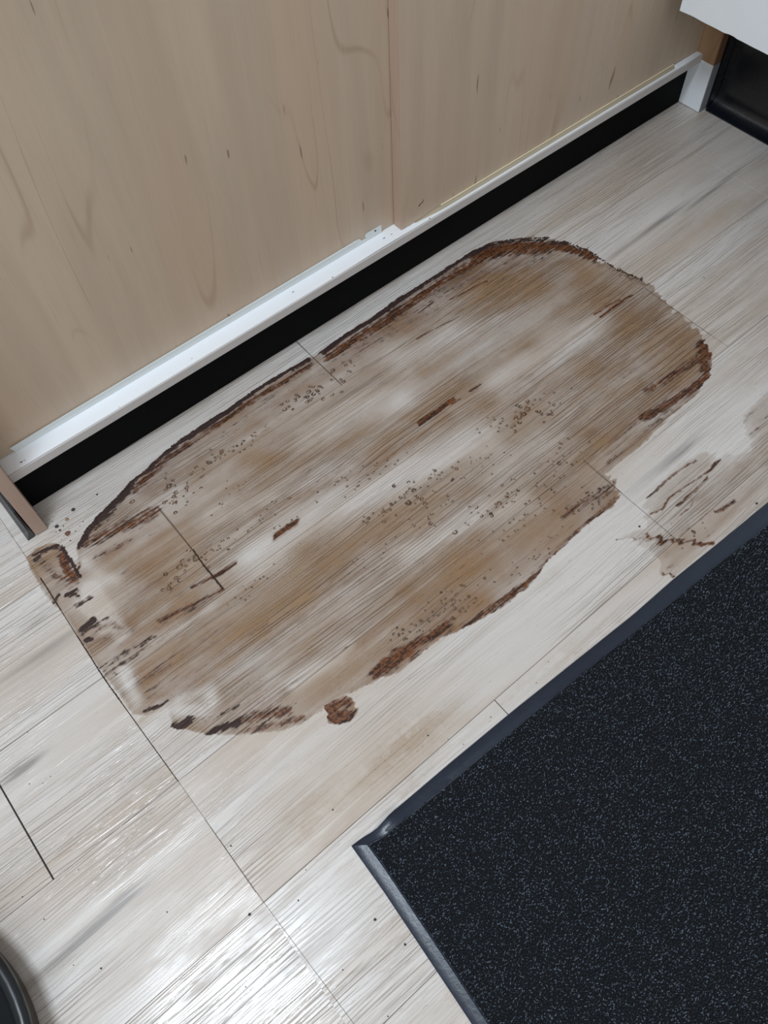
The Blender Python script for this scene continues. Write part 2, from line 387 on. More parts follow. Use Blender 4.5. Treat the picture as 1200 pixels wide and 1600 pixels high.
part(box('top_panel', -.0362, 2.0398, 1.130, 1.60, TOP-.03, TOP-.001, M_wood))
part(box('back_panel', -.0362, 2.0398, 1.582, 1.599, .154, TOP-.031, M_wood))
# rail: top board with an edge band that has come loose in the middle
def gapf(x): return .0002 + .0022*math.exp(-((x-.93)/.12)**2) + .0009*math.exp(-((x-.10+.08)/.10)**2) + .0007*max(0, mnoise.noise((x*6, 3, 1)))
prof = [(1.1532, .131), (1.1532, .1525), (1.2045, .1525), (1.2045, .131)]
def railjig(a, k, p, z):
    if k in (0, 1): p += gapf(a)
    return p, z
part(extrude_profile('rail', prof, -.0362, 2.0398, 'x', M_white, n=120, jig=railjig), 'white bottom rail')
prof = [(1.1500, .1312), (1.1500, .1515), (1.1508, .1524), (1.1530, .1524), (1.1530, .1312)]
def bandjig(a, k, p, z):
    e = .0012*math.exp(-((a-.93)/.16)**2); return p-e*.3, z+(e*.6 if k > 0 and k < 4 else 0)+.0003*mnoise.noise((a*9, k*.1, 0))
part(extrude_profile('rail_edge_band', prof, -.0362, 2.0398, 'x', M_railf, n=120, jig=bandjig), 'scuffed grey-white rail edge band')
# doors
dl = part(box('door', -.0350, 1.06, 1.1975, 1.2225, .1538, TOP-.032, M_veneer, bev=.0008), 'left sliding door, set further back')
dr = part(box('door', .9800, 2.0385, 1.1690, 1.1955, .1545, TOP-.032, M_veneer, bev=.0006), 'right sliding door, in front')
e = box('edge_band', .9786, .9800, 1.1692, 1.1953, .1546, TOP-.033, M_edge); part(e, 'pinkish door edge band', dr)
# guide strip on left door: flat strip with a notch and a pierced end tab
def strip_poly(name, pts, y, th, mt):
    bm = bmesh.new(); vs = [bm.verts.new((x*K, y*K, z*K)) for x, z in pts]; f = bm.faces.new(vs)
    r = bmesh.ops.extrude_face_region(bm, geom=[f]); 
    for v in r['geom']:
        if isinstance(v, bmesh.types.BMVert): v.co.y += th*K
    bmesh.ops.recalc_face_normals(bm, faces=bm.faces[:]); return link(name, bm_mesh(name, bm), mt)
s1 = strip_poly('guide_strip', [(.002,.1530),(.941,.1530),(.9405,.1735),(.898,.1735),(.8925,.1685),(.8925,.1650),(.899,.1625),(.884,.1610),(.876,.1705),(.868,.1715),(-.004,.1690)], 1.1950, .0018, M_metal)
part(s1, 'pale metal guide strip with notched end', dl)
s2 = box('strip_flange', .0, .866, 1.1935, 1.1950, .1692, .1708, M_metal); part(s2, None, dl)
hole = lathe('screw_hole', [(0,.0001),(.0021,.0001),(.0024,.0004),(.0021,.0007),(0,.0007)], (0,0,0), M_dark, 14); hole.rotation_euler = (math.radians(90),0,0); hole.location = (.922*K, 1.1949*K, .168*K)
setparent(hole, dl)
# guide strip of the right door
prof = [(1.1590,.1528),(1.1665,.1575),(1.1665,.1590),(1.1686,.1590),(1.1686,.1528)]
def gj(a, k, p, z):
    if a < 1.10:
        q = max(0, (1.10-a)/.10)
        z = .1528+(z-.1528)*(1-.75*min(1, q*1.6)); p = p+(1.1686-p)*min(.75, q*1.0)
    return p, z
g2 = extrude_profile('guide_strip', prof, 1.02, 1.935, 'x', M_brass, n=40, jig=gj); part(g2, 'yellowed guide strip', dr)
lip = box('strip_highlight', 1.10, 1.935, 1.1655, 1.1686, .1591, .1600, simple('cream_highlight', lin(236,222,190), .3)); part(lip, 'cream lip with the edge highlight put into its colour', dr)  # highlight along the strip's top edge, painted as a pale lip
g3 = box('strip_end', 1.937, 2.03, 1.1580, 1.1680, .1526, .1555, M_white, bev=.0004); part(g3, 'short white strip end', dr)
# scratch on right door
bm = bmesh.new()
pts = [(.0,.0),(.006,.005),(.011,.006),(.017,.012),(.0185,.0125),(.014,.0045),(.008,.003),(.004,-.0015)]
vs = [bm.verts.new(((1.030+x)*K, 1.16885*K, (.192+z*.9)*K)) for x, z in pts]; bm.faces.new(vs)
part(link('scratch', bm_mesh('scratch', bm), M_dark), 'small black gouge', dr)
# chips and dirt on the rail top
bm = bmesh.new()
for (px, py, r) in [(33,722,3.2),(38,719,1.6),(458,456,2.2),(520,434,2),(575,368,2.2),(585,364,2),(600,372,2.5),(612,366,2),(190,640,1.2),(640,352,1.6),(672,342,1.8),(300,560,1.2)]:
    x, y = fl(px, py, .1527); y = max(y, 1.156); 
    ring = [bm.verts.new(((x+math.cos(a)*r*.0013*rnd.uniform(.6,1.4))*K, (y+math.sin(a)*r*.0006*rnd.uniform(.6,1.4))*K, .15275*K)) for a in [i*math.pi/4 for i in range(8)]]
    bm.faces.new(ring)
o = link('chip_mark', bm_mesh('chip_mark', bm), simple('grey_chip', lin(110,105,100), .7)); o['kind'] = 'stuff'; part(o)
# loose rubber skirting on the outside of the left panel
pr = [(-.082,.0012),(-.0815,.004),(-.076,.012),(-.072,.025),(-.0705,.05),(-.070,.10),(-.0655,.10),(-.0655,.0012)]
def cj(a, k, p, z):
    q = max(0, (a-1.113)/.5); return p-(.006*q if k < 6 else 0), z
o = extrude_profile('skirting_strip', pr, 1.1135, 1.58, 'y', M_rubber, n=6, jig=cj, smoothed=True); part(o, 'black rubber strip peeling off the left panel')

# ================================================================ WHITE UNIT ON THE RIGHT WALL
xz, zb = 1.800, .3705
ya = fl(1062, 16, zb)[1]; xa = fl(1062, 16, zb)[0]; xb, yb = fl(1200, 92, zb)
wc = empty('wall_unit', (1.95*K, .8*K, zb*K)); tag(wc, 'white box unit on the right wall overhanging the black skirting beside the cabinet', 'unit')
def uj(a, k, p, z):
    if k in (0, 1): z += .0022*mnoise.noise((a*22, k*.7, 2)) + (.002 if int(a*37) % 7 == 0 else 0)
    return p, z
bodyp = [(xa, zb), (2.1165, zb), (2.1165, 1.25), (xa, 1.25)]
ub = extrude_profile('body', bodyp, -.2, ya, 'y', M_paint, n=110, jig=uj); setparent(ub, wc)
# underside rail of the unit
ur = box('underside_rail', xa+.02, 2.1, -.18, ya-.03, zb-.012, zb+.004, M_dark); setparent(ur, wc)

# ================================================================ MAT
mat_o = empty('floor_mat', (.6*K, -.2*K, 0)); tag(mat_o, 'charcoal tufted entrance mat with a black rubber border', 'mat')
# outer top edge, from the corner to the right, photo-measured
top_out = flm([(549,1322),(566,1309),(577,1303),(588,1296),(600,1284),(612,1270),(640,1246),(700,1195),(794,1117),(900,1032),(990,960),(1050,907),(1122,849),(1200,785)])
top_in = flm([(577,1321),(590,1314),(604,1307),(616,1296),(628,1285),(640,1276),(665,1257),(705,1224),(850,1103),(940,1030),(1050,943),(1120,885),(1200,822)])
left_out = flm([(549,1322),(600,1394),(660,1484),(737,1600)])
left_in = flm([(577,1321),(600,1352),(699,1500),(765,1600)])
def ext(P, L):
    d = P[-1]-P[-2]; d = d/np.linalg.norm(d); return np.vstack([P, P[-1]+d*L])
top_out = ext(top_out, 1.0); top_in = ext(top_in, 1.0); left_out = ext(left_out, .75); left_in = ext(left_in, .75)
def resample(P, n, s0=None):
    s = np.r_[0, np.cumsum(np.linalg.norm(np.diff(P, axis=0), axis=1))]; q = np.linspace(0, s[-1], n)
    return np.c_[np.interp(q, s, P[:, 0]), np.interp(q, s, P[:, 1])]
def border(name, A, B, n, zf, lab=None):
    """A outer edge, B inner edge: a bevelled rubber strip with a lip at the pile"""
    A = resample(A, n); B = resample(B, n); us = [0, .0, .12, .5, .88, .95, 1.0]; zs = [0, .0016, .0030, .0048, .0066, .0050, .0050]
    vs, fs = [], []; m = len(us)
    for i in range(n):
        for u, z in zip(us, zs):
            p = A[i]*(1-u)+B[i]*u; vs.append((p[0]*K, p[1]*K, (z+zf(p, u))*K if z > 0 or u > 0 else 0.0002))
        p = B[i]; vs.append((p[0]*K, p[1]*K, .0002))
    M = m+1
    for i in range(n-1):
        for k in range(M): k2 = (k+1) % M; fs.append((i*M+k, i*M+k2, (i+1)*M+k2, (i+1)*M+k))
    fs.append(tuple(range(M))[::-1]); fs.append(tuple((n-1)*M+k for k in range(M)))
    me = bpy.data.meshes.new(name); me.from_pydata(vs, [], fs)
    bm = bmesh.new(); bm.from_mesh(me); bmesh.ops.recalc_face_normals(bm, faces=bm.faces[:]); bm.to_mesh(me); bm.free()
    smooth(me); me.set_sharp_from_angle(angle=math.radians(50)); o = link(name, me, M_matrub); setparent(o, mat_o); return o
cx0, cy0 = fl(600, 1290)
def ztop(p, u):       # the border buckles near the corner
    d = math.hypot(p[0]-cx0-.01, p[1]-cy0); return .010*math.exp(-(d/.022)**2)*(1-.4*u) - 0.0 + .0006*mnoise.noise((p[0]*8, 0, 0))
border('border', top_out, top_in, 160, ztop)
def zleft(p, u): return .0006*mnoise.noise((p[1]*14, 4, 0)) + .0002
border('border', left_out, left_in, 60, zleft)
# backing under the pile and the pile itself
poly = np.vstack([top_in[0:1], top_in[1:], [[2.05, -.80]], [left_in[-1]], left_in[1:-1][::-1]])
bm = bmesh.new(); vs = [bm.verts.new((p[0]*K, p[1]*K, .0055*K)) for p in poly]; f = bm.faces.new(vs)
r = bmesh.ops.extrude_face_region(bm, geom=[f])
for v in r['geom']:
    if isinstance(v, bmesh.types.BMVert): v.co.z = .0004
bmesh.ops.recalc_face_normals(bm, faces=bm.faces[:]); bmesh.ops.triangulate(bm, faces=[f for f in bm.faces if len(f.verts) > 4])
o = link('backing', bm_mesh('backing', bm), simple('pile_ground', (.006,.007,.009), .9, .2)); setparent(o, mat_o)
def inside(P, X, Y):
    c = np.zeros(X.shape, bool); n = len(P); j = n-1
    for i in range(n):
        xi, yi = P[i]; xj, yj = P[j]
        cond = ((yi > Y) != (yj > Y)) & (X < (xj-xi)*(Y-yi)/(yj-yi+1e-12)+xi); c ^= cond; j = i
    return c
def pile():
    sp_ = .0037; xs = np.arange(.03, 1.60, sp_); ys = np.arange(-.46, .24, sp_)
    X, Y = np.meshgrid(xs, ys); X = X.ravel(); Y = Y.ravel()
    X = X+rng.normal(0, .0012, X.size); Y = Y+rng.normal(0, .0012, Y.size)
    # keep only what the photograph and a step aside can see
    k = inside(poly, X, Y) & (Y > -.50) & (Y < .24) & (X < 1.45); X, Y = X[k], Y[k]
    n = X.size
    a = rng.uniform(0, 2*np.pi, n)*.35 + 2.2 + rng.normal(0, .5, n); L = rng.uniform(.0022, .0048, n); wd = rng.uniform(.0010, .0018, n); hz = rng.uniform(.0065, .0105, n)
    dx, dy = np.cos(a), np.sin(a)
    # a looped tuft: arch of 3 rings, 3 sided
    V = np.zeros((n, 9, 3)); 
    for r_, (u, z) in enumerate([(-.5, .0), (0, 1.0), (.5, .0)]):
        cx = X+dx*L*u; cy = Y+dy*L*u; cz = .0052+(hz-.0052)*z
        tx, ty = (dx, dy)
        V[:, r_*3+0] = np.c_[cx-ty*wd/2, cy+tx*wd/2, cz]
        V[:, r_*3+1] = np.c_[cx+ty*wd/2, cy-tx*wd/2, cz]
        V[:, r_*3+2] = np.c_[cx, cy, cz+(wd*.7 if r_ == 1 else wd*.2)]
    faces = []
    for r_ in (0, 1):
        b = r_*3
        faces += [(b, b+2, b+5, b+3), (b+2, b+1, b+4, b+5)]
    Fc = np.array(faces)
    idx = (Fc[None]+9*np.arange(n)[:, None, None]).reshape(-1, 4)
    me = bpy.data.meshes.new('pile'); me.vertices.add(n*9); me.vertices.foreach_set('co', (V.reshape(-1)*K))
    me.loops.add(idx.size); me.loops.foreach_set('vertex_index', idx.ravel().astype(np.int32))
    me.polygons.add(len(idx)); me.polygons.foreach_set('loop_start', (np.arange(len(idx))*4).astype(np.int32)); me.polygons.foreach_set('loop_total', np.full(len(idx), 4, np.int32))
    me.update(); me.validate()
    v = rng.uniform(0, 1, n)**3.2; v = np.where(rng.uniform(0, 1, n) > .90, v+.6, v)
    ca = me.attributes.new('tone', 'FLOAT', 'POINT'); ca.data.foreach_set('value', np.repeat(v, 9).astype(np.float32))
    m, t = mat('mat_pile'); at = t.n('ShaderNodeAttribute', attribute_name='tone')
    c = t.mix(t.ramp(at.outputs['Fac'], 0, 1.2), (.009,.0125,.019), (.105,.135,.175))
    p = t.n('ShaderNodeBsdfPrincipled'); t.set(p.inputs['Base Color'], c); p.inputs['Roughness'].default_value = .6; p.inputs['Specular IOR Level'].default_value = .35
    finish(t, p)
    o = link('pile', me, m); o['kind'] = 'stuff'; setparent(o, mat_o)
pile()

# ================================================================ STAIN
OUT = [(120,853),(128,838),(150,808),(170,790),(190,770),(208,750),(232,728),(262,700),(290,682),(330,655),(360,636),(400,607),(440,583),(476,562),(500,550),(540,521),(580,497),(620,468),(660,443),(700,418),(740,391),(770,377),(810,371),(852,369),(888,376),(925,394),(962,420),(1005,436),(1028,456),
       (1060,492),(1092,518),(1113,543),(1112,575),(1107,592),(1085,622),(1050,650),(1012,688),(978,716),(950,738),(970,768),(962,790),(935,808),(900,836),(862,872),(828,915),(795,942),(762,965),(712,990),(682,1003),(650,1030),(622,1054),(592,1062),(560,1080),(520,1098),(470,1134),(430,1146),(380,1150),(335,1149),(305,1146),(268,1136),(262,1108),(230,1120),(206,1118),
       (188,1090),(168,1064),(150,1040),(128,1008),(104,968),(66,925),(46,890),(40,870),(55,855),(82,847),(100,853),(118,880)]
BLOB = [(503,1112),(508,1101),(522,1094),(536,1088),(552,1092),(561,1103),(559,1117),(546,1128),(530,1133),(514,1128)]
RPATCH = [(1003,790),(1020,765),(1060,728),(1100,705),(1140,712),(1172,706),(1168,672),(1160,650),(1180,628),(1210,600),(1300,560),(1300,700),(1200,786),(1160,818),(1122,850),(1086,879),(1052,906),(1036,893),(1022,862),(990,846),(960,842),(990,828),(1012,822)]
# strokes: (points, half width px, strength); evaluated with photo-measured floor positions
S_RUST = [([(205,895),(235,880)],8,.42),([(190,935),(230,915)],9,.40),([(165,1000),(200,985)],8,.5),([(215,1060),(300,1010),(360,975)],4,.5),([(430,1085),(560,1000),(660,930)],3.5,.42),([(560,1010),(700,915),(800,850)],3,.40),([(230,1090),(330,1035),(420,975)],4,.45),([(150,870),(190,855)],6,.6),([(860,520),(980,440)],3,.35),([(960,600),(1060,530)],3,.45),([(880,680),(1000,590)],3,.38),([(760,430),(860,400)],8,.45),
 ([(130,848),(160,836),(205,818),(240,800)],16,.75),([(150,870),(200,845)],10,.55),([(170,860),(230,840),(280,812)],12,.35),
 ([(212,765),(262,716),(330,670),(400,622),(480,574)],9,.75),([(230,760),(330,690),(420,625),(520,575),(600,530)],14,.42),
 ([(515,556),(600,503),(680,448),(760,398)],13,.80),([(560,545),(640,498),(700,455),(800,405)],12,.55),([(745,398),(790,386),(850,384),(895,388),(930,402)],12,1.0),([(610,520),(680,480)],14,.5),
 ([(760,400),(800,392),(850,392)],14,.8),([(900,395),(960,425),(1010,445)],7,.5),
 ([(1098,540),(1108,556)],13,1.0),([(1090,560),(1060,580),(1010,612)],9,.75),([(1104,590),(1070,615),(1030,640),(1005,650)],10,.85),([(1100,560),(1102,600)],9,.9),([(1060,620),(1000,655),(960,690)],8,.5),([(1100,600),(1050,640),(1000,680),(950,725)],5,.55),
 ([(652,663),(680,645),(712,622)],4.2,1.4),([(735,612),(748,603)],3,.8),([(705,632),(720,622)],2.5,.8),
 ([(430,838),(448,825),(462,818)],6,.95),([(370,850),(430,820)],6,.35),([(300,918),(345,895),(368,880)],4.5,.8),([(250,970),(300,945),(345,923)],5,.8),([(215,1010),(262,975),(330,935)],5,.55),
 ([(590,1050),(605,1038),(640,1018)],15,1.05),([(620,1020),(680,990),(700,975)],12,.85),([(640,980),(690,955),(740,940)],16,.40),
 ([(640,1035),(720,985),(800,935),(850,885),(905,830),(962,780)],8,.72),([(880,805),(920,780),(955,765)],13,.62),([(800,880),(850,850),(900,800)],14,.3),([(700,1000),(800,925),(840,900)],6,.8),
 ([(365,1132),(400,1118),(450,1112)],13,.75),([(400,1140),(450,1128),(475,1120)],10,.7),([(330,1120),(380,1100),(440,1085)],14,.35),([(480,1125),(560,1078),(600,1062)],6,.55),
 ([(225,1100),(260,1088),(290,1075)],12,.35),([(215,1065),(265,1040)],8,.55),([(210,1055),(270,1030),(330,1000)],10,.35),([(200,1110),(250,1098)],8,.35),
 ([(98,868),(104,890),(118,905)],9,1.0),([(70,880),(110,915)],14,.55),([(85,900),(120,910)],8,.75),([(118,905),(125,880)],3,.8),
 ([(150,985),(175,975),(190,980)],10,.5),([(135,1005),(180,1000)],9,.4),([(185,960),(210,985),(215,1020)],13,.4),([(190,1005),(240,985)],9,.45),
 ([(560,740),(600,712),(640,690)],6,.35),([(490,815),(560,760),(620,705)],4,.28),([(300,850),(420,790),(520,740)],6,.35),([(310,870),(330,850),(460,780),(560,712)],5,.4),([(360,820),(480,760)],5,.3),
 ([(820,620),(860,600),(900,640)],10,.25),([(930,490),(965,470)],2.2,.9),([(935,498),(975,468),(985,463)],1.8,1.2),([(700,470),(760,440)],1.8,.8),([(650,530),(690,508),(720,493)],1.6,.7),
 ([(205,785),(300,740)],10,.25),([(255,760),(330,700),(400,650)],14,.28),([(640,900),(760,830)],10,.25),([(600,960),(760,870)],10,.22),([(430,1010),(560,950)],8,.2),
 ([(750,690),(770,640),(830,600)],14,.18)]
S_CRUST = [
 ([(121,852),(135,832),(152,812),(172,794),(190,775),(202,762)],8,.95),([(150,825),(185,790)],9,.6),([(205,756),(235,732),(262,706),(285,690)],4.5,.9),([(285,688),(300,678),(345,650),(375,628)],6.5,.95),([(375,628),(420,597),(450,580),(482,563)],4.5,.88),
 ([(504,553),(530,532),(556,516)],4.5,.95),([(556,516),(600,486),(640,458)],6.0,.95),([(640,456),(690,426),(720,405),(745,392),(770,381)],5.5,.95),([(770,380),(810,376),(856,374)],4.5,.66),([(866,378),(888,381)],5.5,.8),([(888,380),(920,394),(958,418),(1003,438)],2.2,.6),
 ([(52,868),(70,860),(92,852)],3.2,1.0),([(56,876),(62,871)],5,.7),([(80,858),(96,858)],5,.7),([(96,854),(108,874),(126,902)],2.6,.95),
 ([(105,930),(120,922)],6,.80),([(110,926),(122,932)],4,.6),([(120,945),(140,934)],7.5,.6),([(128,985),(145,970)],7,.85),([(130,992),(150,978),(168,965)],5,.6),([(155,975),(168,982)],4,.5),([(136,1001),(141,999)],5,.9),([(85,940),(92,930)],5,.6),
 ([(155,1045),(200,1018),(250,990)],8,.48),([(165,1050),(215,1022)],7,.48),([(190,1030),(250,1000),(280,975)],6,.40),([(160,1058),(180,1050)],5,.5),([(205,1090),(250,1070)],4,.4),
 ([(228,1112),(262,1096)],5,.72),([(268,1136),(296,1122)],8,.80),([(272,1144),(298,1130)],5,.7),([(325,1146),(350,1135),(372,1130)],8,.80),([(320,1125),(372,1105)],9,.45),([(380,1146),(420,1125)],4,.5),([(310,1110),(420,1050)],9,.30),
 ([(1108,588),(1090,600)],4,.4),([(660,660),(700,633)],2.2,.55),([(400,1130),(460,1098)],5,.4),([(600,1052),(625,1040)],6,.45)]
S_CLEAR = [([(140,920),(160,950),(190,990)],13,.75),([(130,945),(150,965)],9,.6),([(195,1050),(205,1075),(215,1090)],11,.7),([(165,975),(160,985)],8,.5),([(250,1110),(320,1110),(330,1095)],14,.7),([(280,1090),(330,1075)],10,.4),
 ([(400,870),(520,800),(640,740),(760,690)],32,.55),([(480,680),(560,640),(620,620)],26,.45),([(620,560),(700,520)],26,.35),([(770,750),(860,690)],25,.3),([(330,810),(420,780)],18,.35),([(460,1070),(530,1030),(545,1010)],12,.5),([(640,860),(700,830),(820,780)],18,.35),
 ([(130,880),(160,900),(180,905)],12,.35),([(210,780),(240,790)],14,.25),([(940,500),(860,560),(780,600)],22,.3),([(240,1000),(330,950)],10,.3),([(900,420),(800,440)],10,-.1)]
S_TAN = [([(190,880),(235,900),(255,960)],26,.35),([(200,1000),(225,960)],14,.3),([(1000,480),(1080,560)],26,.3),([(880,420),(960,470)],22,.3),([(180,1000),(300,930)],26,.25),([(250,1060),(400,990),(520,900)],28,.35),([(700,440),(900,440),(960,500)],30,.32),([(500,560),(640,500)],24,.25),([(230,1085),(290,1060)],18,.5),([(480,850),(650,950),(760,900)],35,.25),([(950,690),(1050,600)],26,.3),([(620,1030),(760,940)],20,.3),
 ([(380,720),(560,720),(650,660)],14,.15),([(400,800),(560,740),(700,650)],9,.35),([(850,760),(940,790)],28,.25),([(200,960),(260,930),(300,960)],16,.3)]
R_RUST = [([(1010,838),(1030,842),(1070,846),(1118,852)],4.5,.85),([(1012,842),(1040,848)],6,.6),([(1040,893),(1054,902)],4,.8),([(1045,885),(1060,878)],4,.5),([(1122,800),(1136,790),(1148,782)],5,.7),([(1060,788),(1085,768),(1103,748)],4,.75),
 ([(1018,802),(1035,796),(1050,775),(1075,757),(1105,738),(1122,720)],2.6,.75),([(1012,776),(1040,752),(1060,736),(1085,722)],3.0,.7),([(1045,822),(1075,795),(1082,786)],2,.7),([(1060,838),(1110,800),(1150,778)],2,.5),([(1165,655),(1200,630)],8,.4),([(1175,680),(1200,650)],9,.4),([(1180,700),(1200,680)],7,.35),([(1135,730),(1165,720)],8,.35),
 ([(1105,838),(1150,800)],2,.5),([(1030,835),(1090,780),(1120,765)],5,.3),([(965,842),(1008,842)],2,.6)]
R_CRUST = [([(1014,774),(1030,762)],3,.5),([(1150,783),(1143,786)],3,.5),([(1106,850),(1112,852)],3,.5)]
B_RUST = [([(512,1108),(530,1120),(545,1116)],10,1.3),([(520,1102),(545,1098)],10,.9),([(510,1115),(525,1126)],6,1.2)]
B_CRUST = [([(512,1122),(530,1130),(548,1124),(556,1108)],2.5,.6),([(518,1108),(535,1118)],5,.45)]

def fieldsum(strokes, X, Y, mode='max'):
    acc = np.zeros(X.shape)
    for pts, hw, s in strokes:
        W = flm(pts); mx, my = np.mean([p[0] for p in pts]), np.mean([p[1] for p in pts])
        a = np.array(fl(mx, my)); b = np.array(fl(mx+1, my)); c = np.array(fl(mx, my+1))
        px = (np.linalg.norm(b-a)+np.linalg.norm(c-a))/2; r = hw*px
        lo, hi = W.min(0)-r*2.2, W.max(0)+r*2.2
        sel = (X > lo[0]) & (X < hi[0]) & (Y > lo[1]) & (Y < hi[1])
        if not sel.any(): continue
        x, y = X[sel], Y[sel]; d = np.full(x.shape, 9.)
        if len(W) == 1: W = np.vstack([W, W])
        for p, q in zip(W[:-1], W[1:]):
            v = q-p; L = max(v@v, 1e-12); t_ = np.clip(((x-p[0])*v[0]+(y-p[1])*v[1])/L, 0, 1)
            d = np.minimum(d, np.hypot(x-p[0]-t_*v[0], y-p[1]-t_*v[1]))
        f = s*np.exp(-(d/r)**2*.9)
        if mode == 'max': acc[sel] = np.maximum(acc[sel], f)
        else: acc[sel] += f
    return acc
def vnoise(X, Y, sx, sy, seed):      # cheap value noise
    g = np.random.default_rng(seed).uniform(-1, 1, (128, 128))
    x = X*sx+seed*3.1; y = Y*sy+seed*1.7; xi = np.floor(x).astype(int); yi = np.floor(y).astype(int); fx = x-xi; fy = y-yi
    fx = fx*fx*(3-2*fx); fy = fy*fy*(3-2*fy)
    G = lambda a, b: g[a % 128, b % 128]
    return (G(xi,yi)*(1-fx)+G(xi+1,yi)*fx)*(1-fy)+(G(xi,yi+1)*(1-fx)+G(xi+1,yi+1)*fx)*fy
def polydist(P, X, Y):
    d = np.full(X.shape, 9.)
    for p, q in zip(P, np.roll(P, -1, axis=0)):
        v = q-p; L = max(v@v, 1e-12); t_ = np.clip(((X-p[0])*v[0]+(Y-p[1])*v[1])/L, 0, 1)
        d = np.minimum(d, np.hypot(X-p[0]-t_*v[0], Y-p[1]-t_*v[1]))
    return d
def stain(name, outline, step, rust, crust, clear, tan, base, z0=.0006, feather=.006, clip=None):
    P = flm(outline); lo, hi = P.min(0)-.01, P.max(0)+.01
    xs = np.arange(lo[0], hi[0], step*1.25); ys = np.arange(lo[1], hi[1], step)
    X, Y = np.meshgrid(xs, ys)
    # ragged edge: displace lookup mostly along the grain
    Xd = X+vnoise(X, Y, 20, 170, 3)*.013*np.clip(.12+X*2.2, .12, 1)+vnoise(X, Y, 9, 60, 5)*.006*np.clip(.2+X*2, .2, 1); Yd = Y+vnoise(X, Y, 40, 60, 4)*.0018+vnoise(X, Y, 120, 120, 8)*.0014
    ins = inside(P, Xd, Yd); d = polydist(P, Xd, Yd); sd = np.where(ins, d, -d)
    edge = np.clip(sd/feather+.12, 0, 1)
    T = base+fieldsum(tan, X, Y, 'add')-fieldsum(clear, X, Y, 'add'); T = T+.16*vnoise(X, Y, 5, 22, 21)+.10*vnoise(X, Y, 14, 60, 22)
    T = np.clip(T, .03, 1)*edge
    # darker drying line round the rim
    T = np.clip(T+.10*np.exp(-((sd-.006)/.006)**2)*(base > .2), 0, 1)
    Ru = fieldsum(rust, Xd*.6+X*.4, Yd*.6+Y*.4)*np.clip(sd/.003+.6, 0, 1)
    Cr = fieldsum(crust, Xd*.75+X*.25, Yd)*np.clip(sd/.002+1.2, 0, 1)
    keep = (sd > -.0005) | (Cr > .25)
    if clip is not None: keep &= clip(X, Y)
    ny, nx = X.shape
    kc = keep[:-1, :-1] & keep[1:, :-1] & keep[:-1, 1:] & keep[1:, 1:]
    J, I = np.nonzero(kc); a = J*nx+I; quads = np.c_[a, a+1, a+nx+1, a+nx]
    used, inv = np.unique(quads, return_inverse=True); quads = inv.reshape(-1, 4)
    n1 = vnoise(X, Y, 150, 150, 31)
    Z = z0+np.clip(Cr-.3, 0, 1)*.0016*(1+.6*n1)
    co = np.c_[X.ravel()[used], Y.ravel()[used], Z.ravel()[used]]*K
    me = bpy.data.meshes.new(name); me.vertices.add(len(co)); me.vertices.foreach_set('co', co.ravel())
    me.loops.add(quads.size); me.loops.foreach_set('vertex_index', quads.ravel().astype(np.int32))
    me.polygons.add(len(quads)); me.polygons.foreach_set('loop_start', (np.arange(len(quads))*4).astype(np.int32)); me.polygons.foreach_set('loop_total', np.full(len(quads), 4, np.int32))
    me.update(); me.validate(); smooth(me)
    at = me.attributes.new('film', 'FLOAT_COLOR', 'POINT')
    col = np.c_[T.ravel()[used], Ru.ravel()[used], Cr.ravel()[used], np.ones(len(used))].astype(np.float32)
    at.data.foreach_set('color', col.ravel())
    return link(name, me, M_stain)
ms = stain('dried_stain', OUT, .0022, S_RUST, S_CRUST, S_CLEAR, S_TAN, .60)
tag(ms, 'large oblong brown dried spill stain on the planks, dark crusty rim along the cabinet', 'stain')
bs = stain('dried_stain', BLOB, .0018, B_RUST, B_CRUST, [], [], .8, feather=.004)
tag(bs, 'small round rust brown spot just below the large stain', 'stain')
A_, B_ = top_out[-2], top_out[-5]
def above_mat(X, Y):
    yy = np.interp(X, top_out[:, 0], top_out[:, 1]); return Y > yy+.001
rs = stain('dried_stain', RPATCH, .0022, R_RUST, R_CRUST, [], [], .36, feather=.030, clip=above_mat)
tag(rs, 'faint brown streaky stain patch beside the mat edge on the right', 'stain')

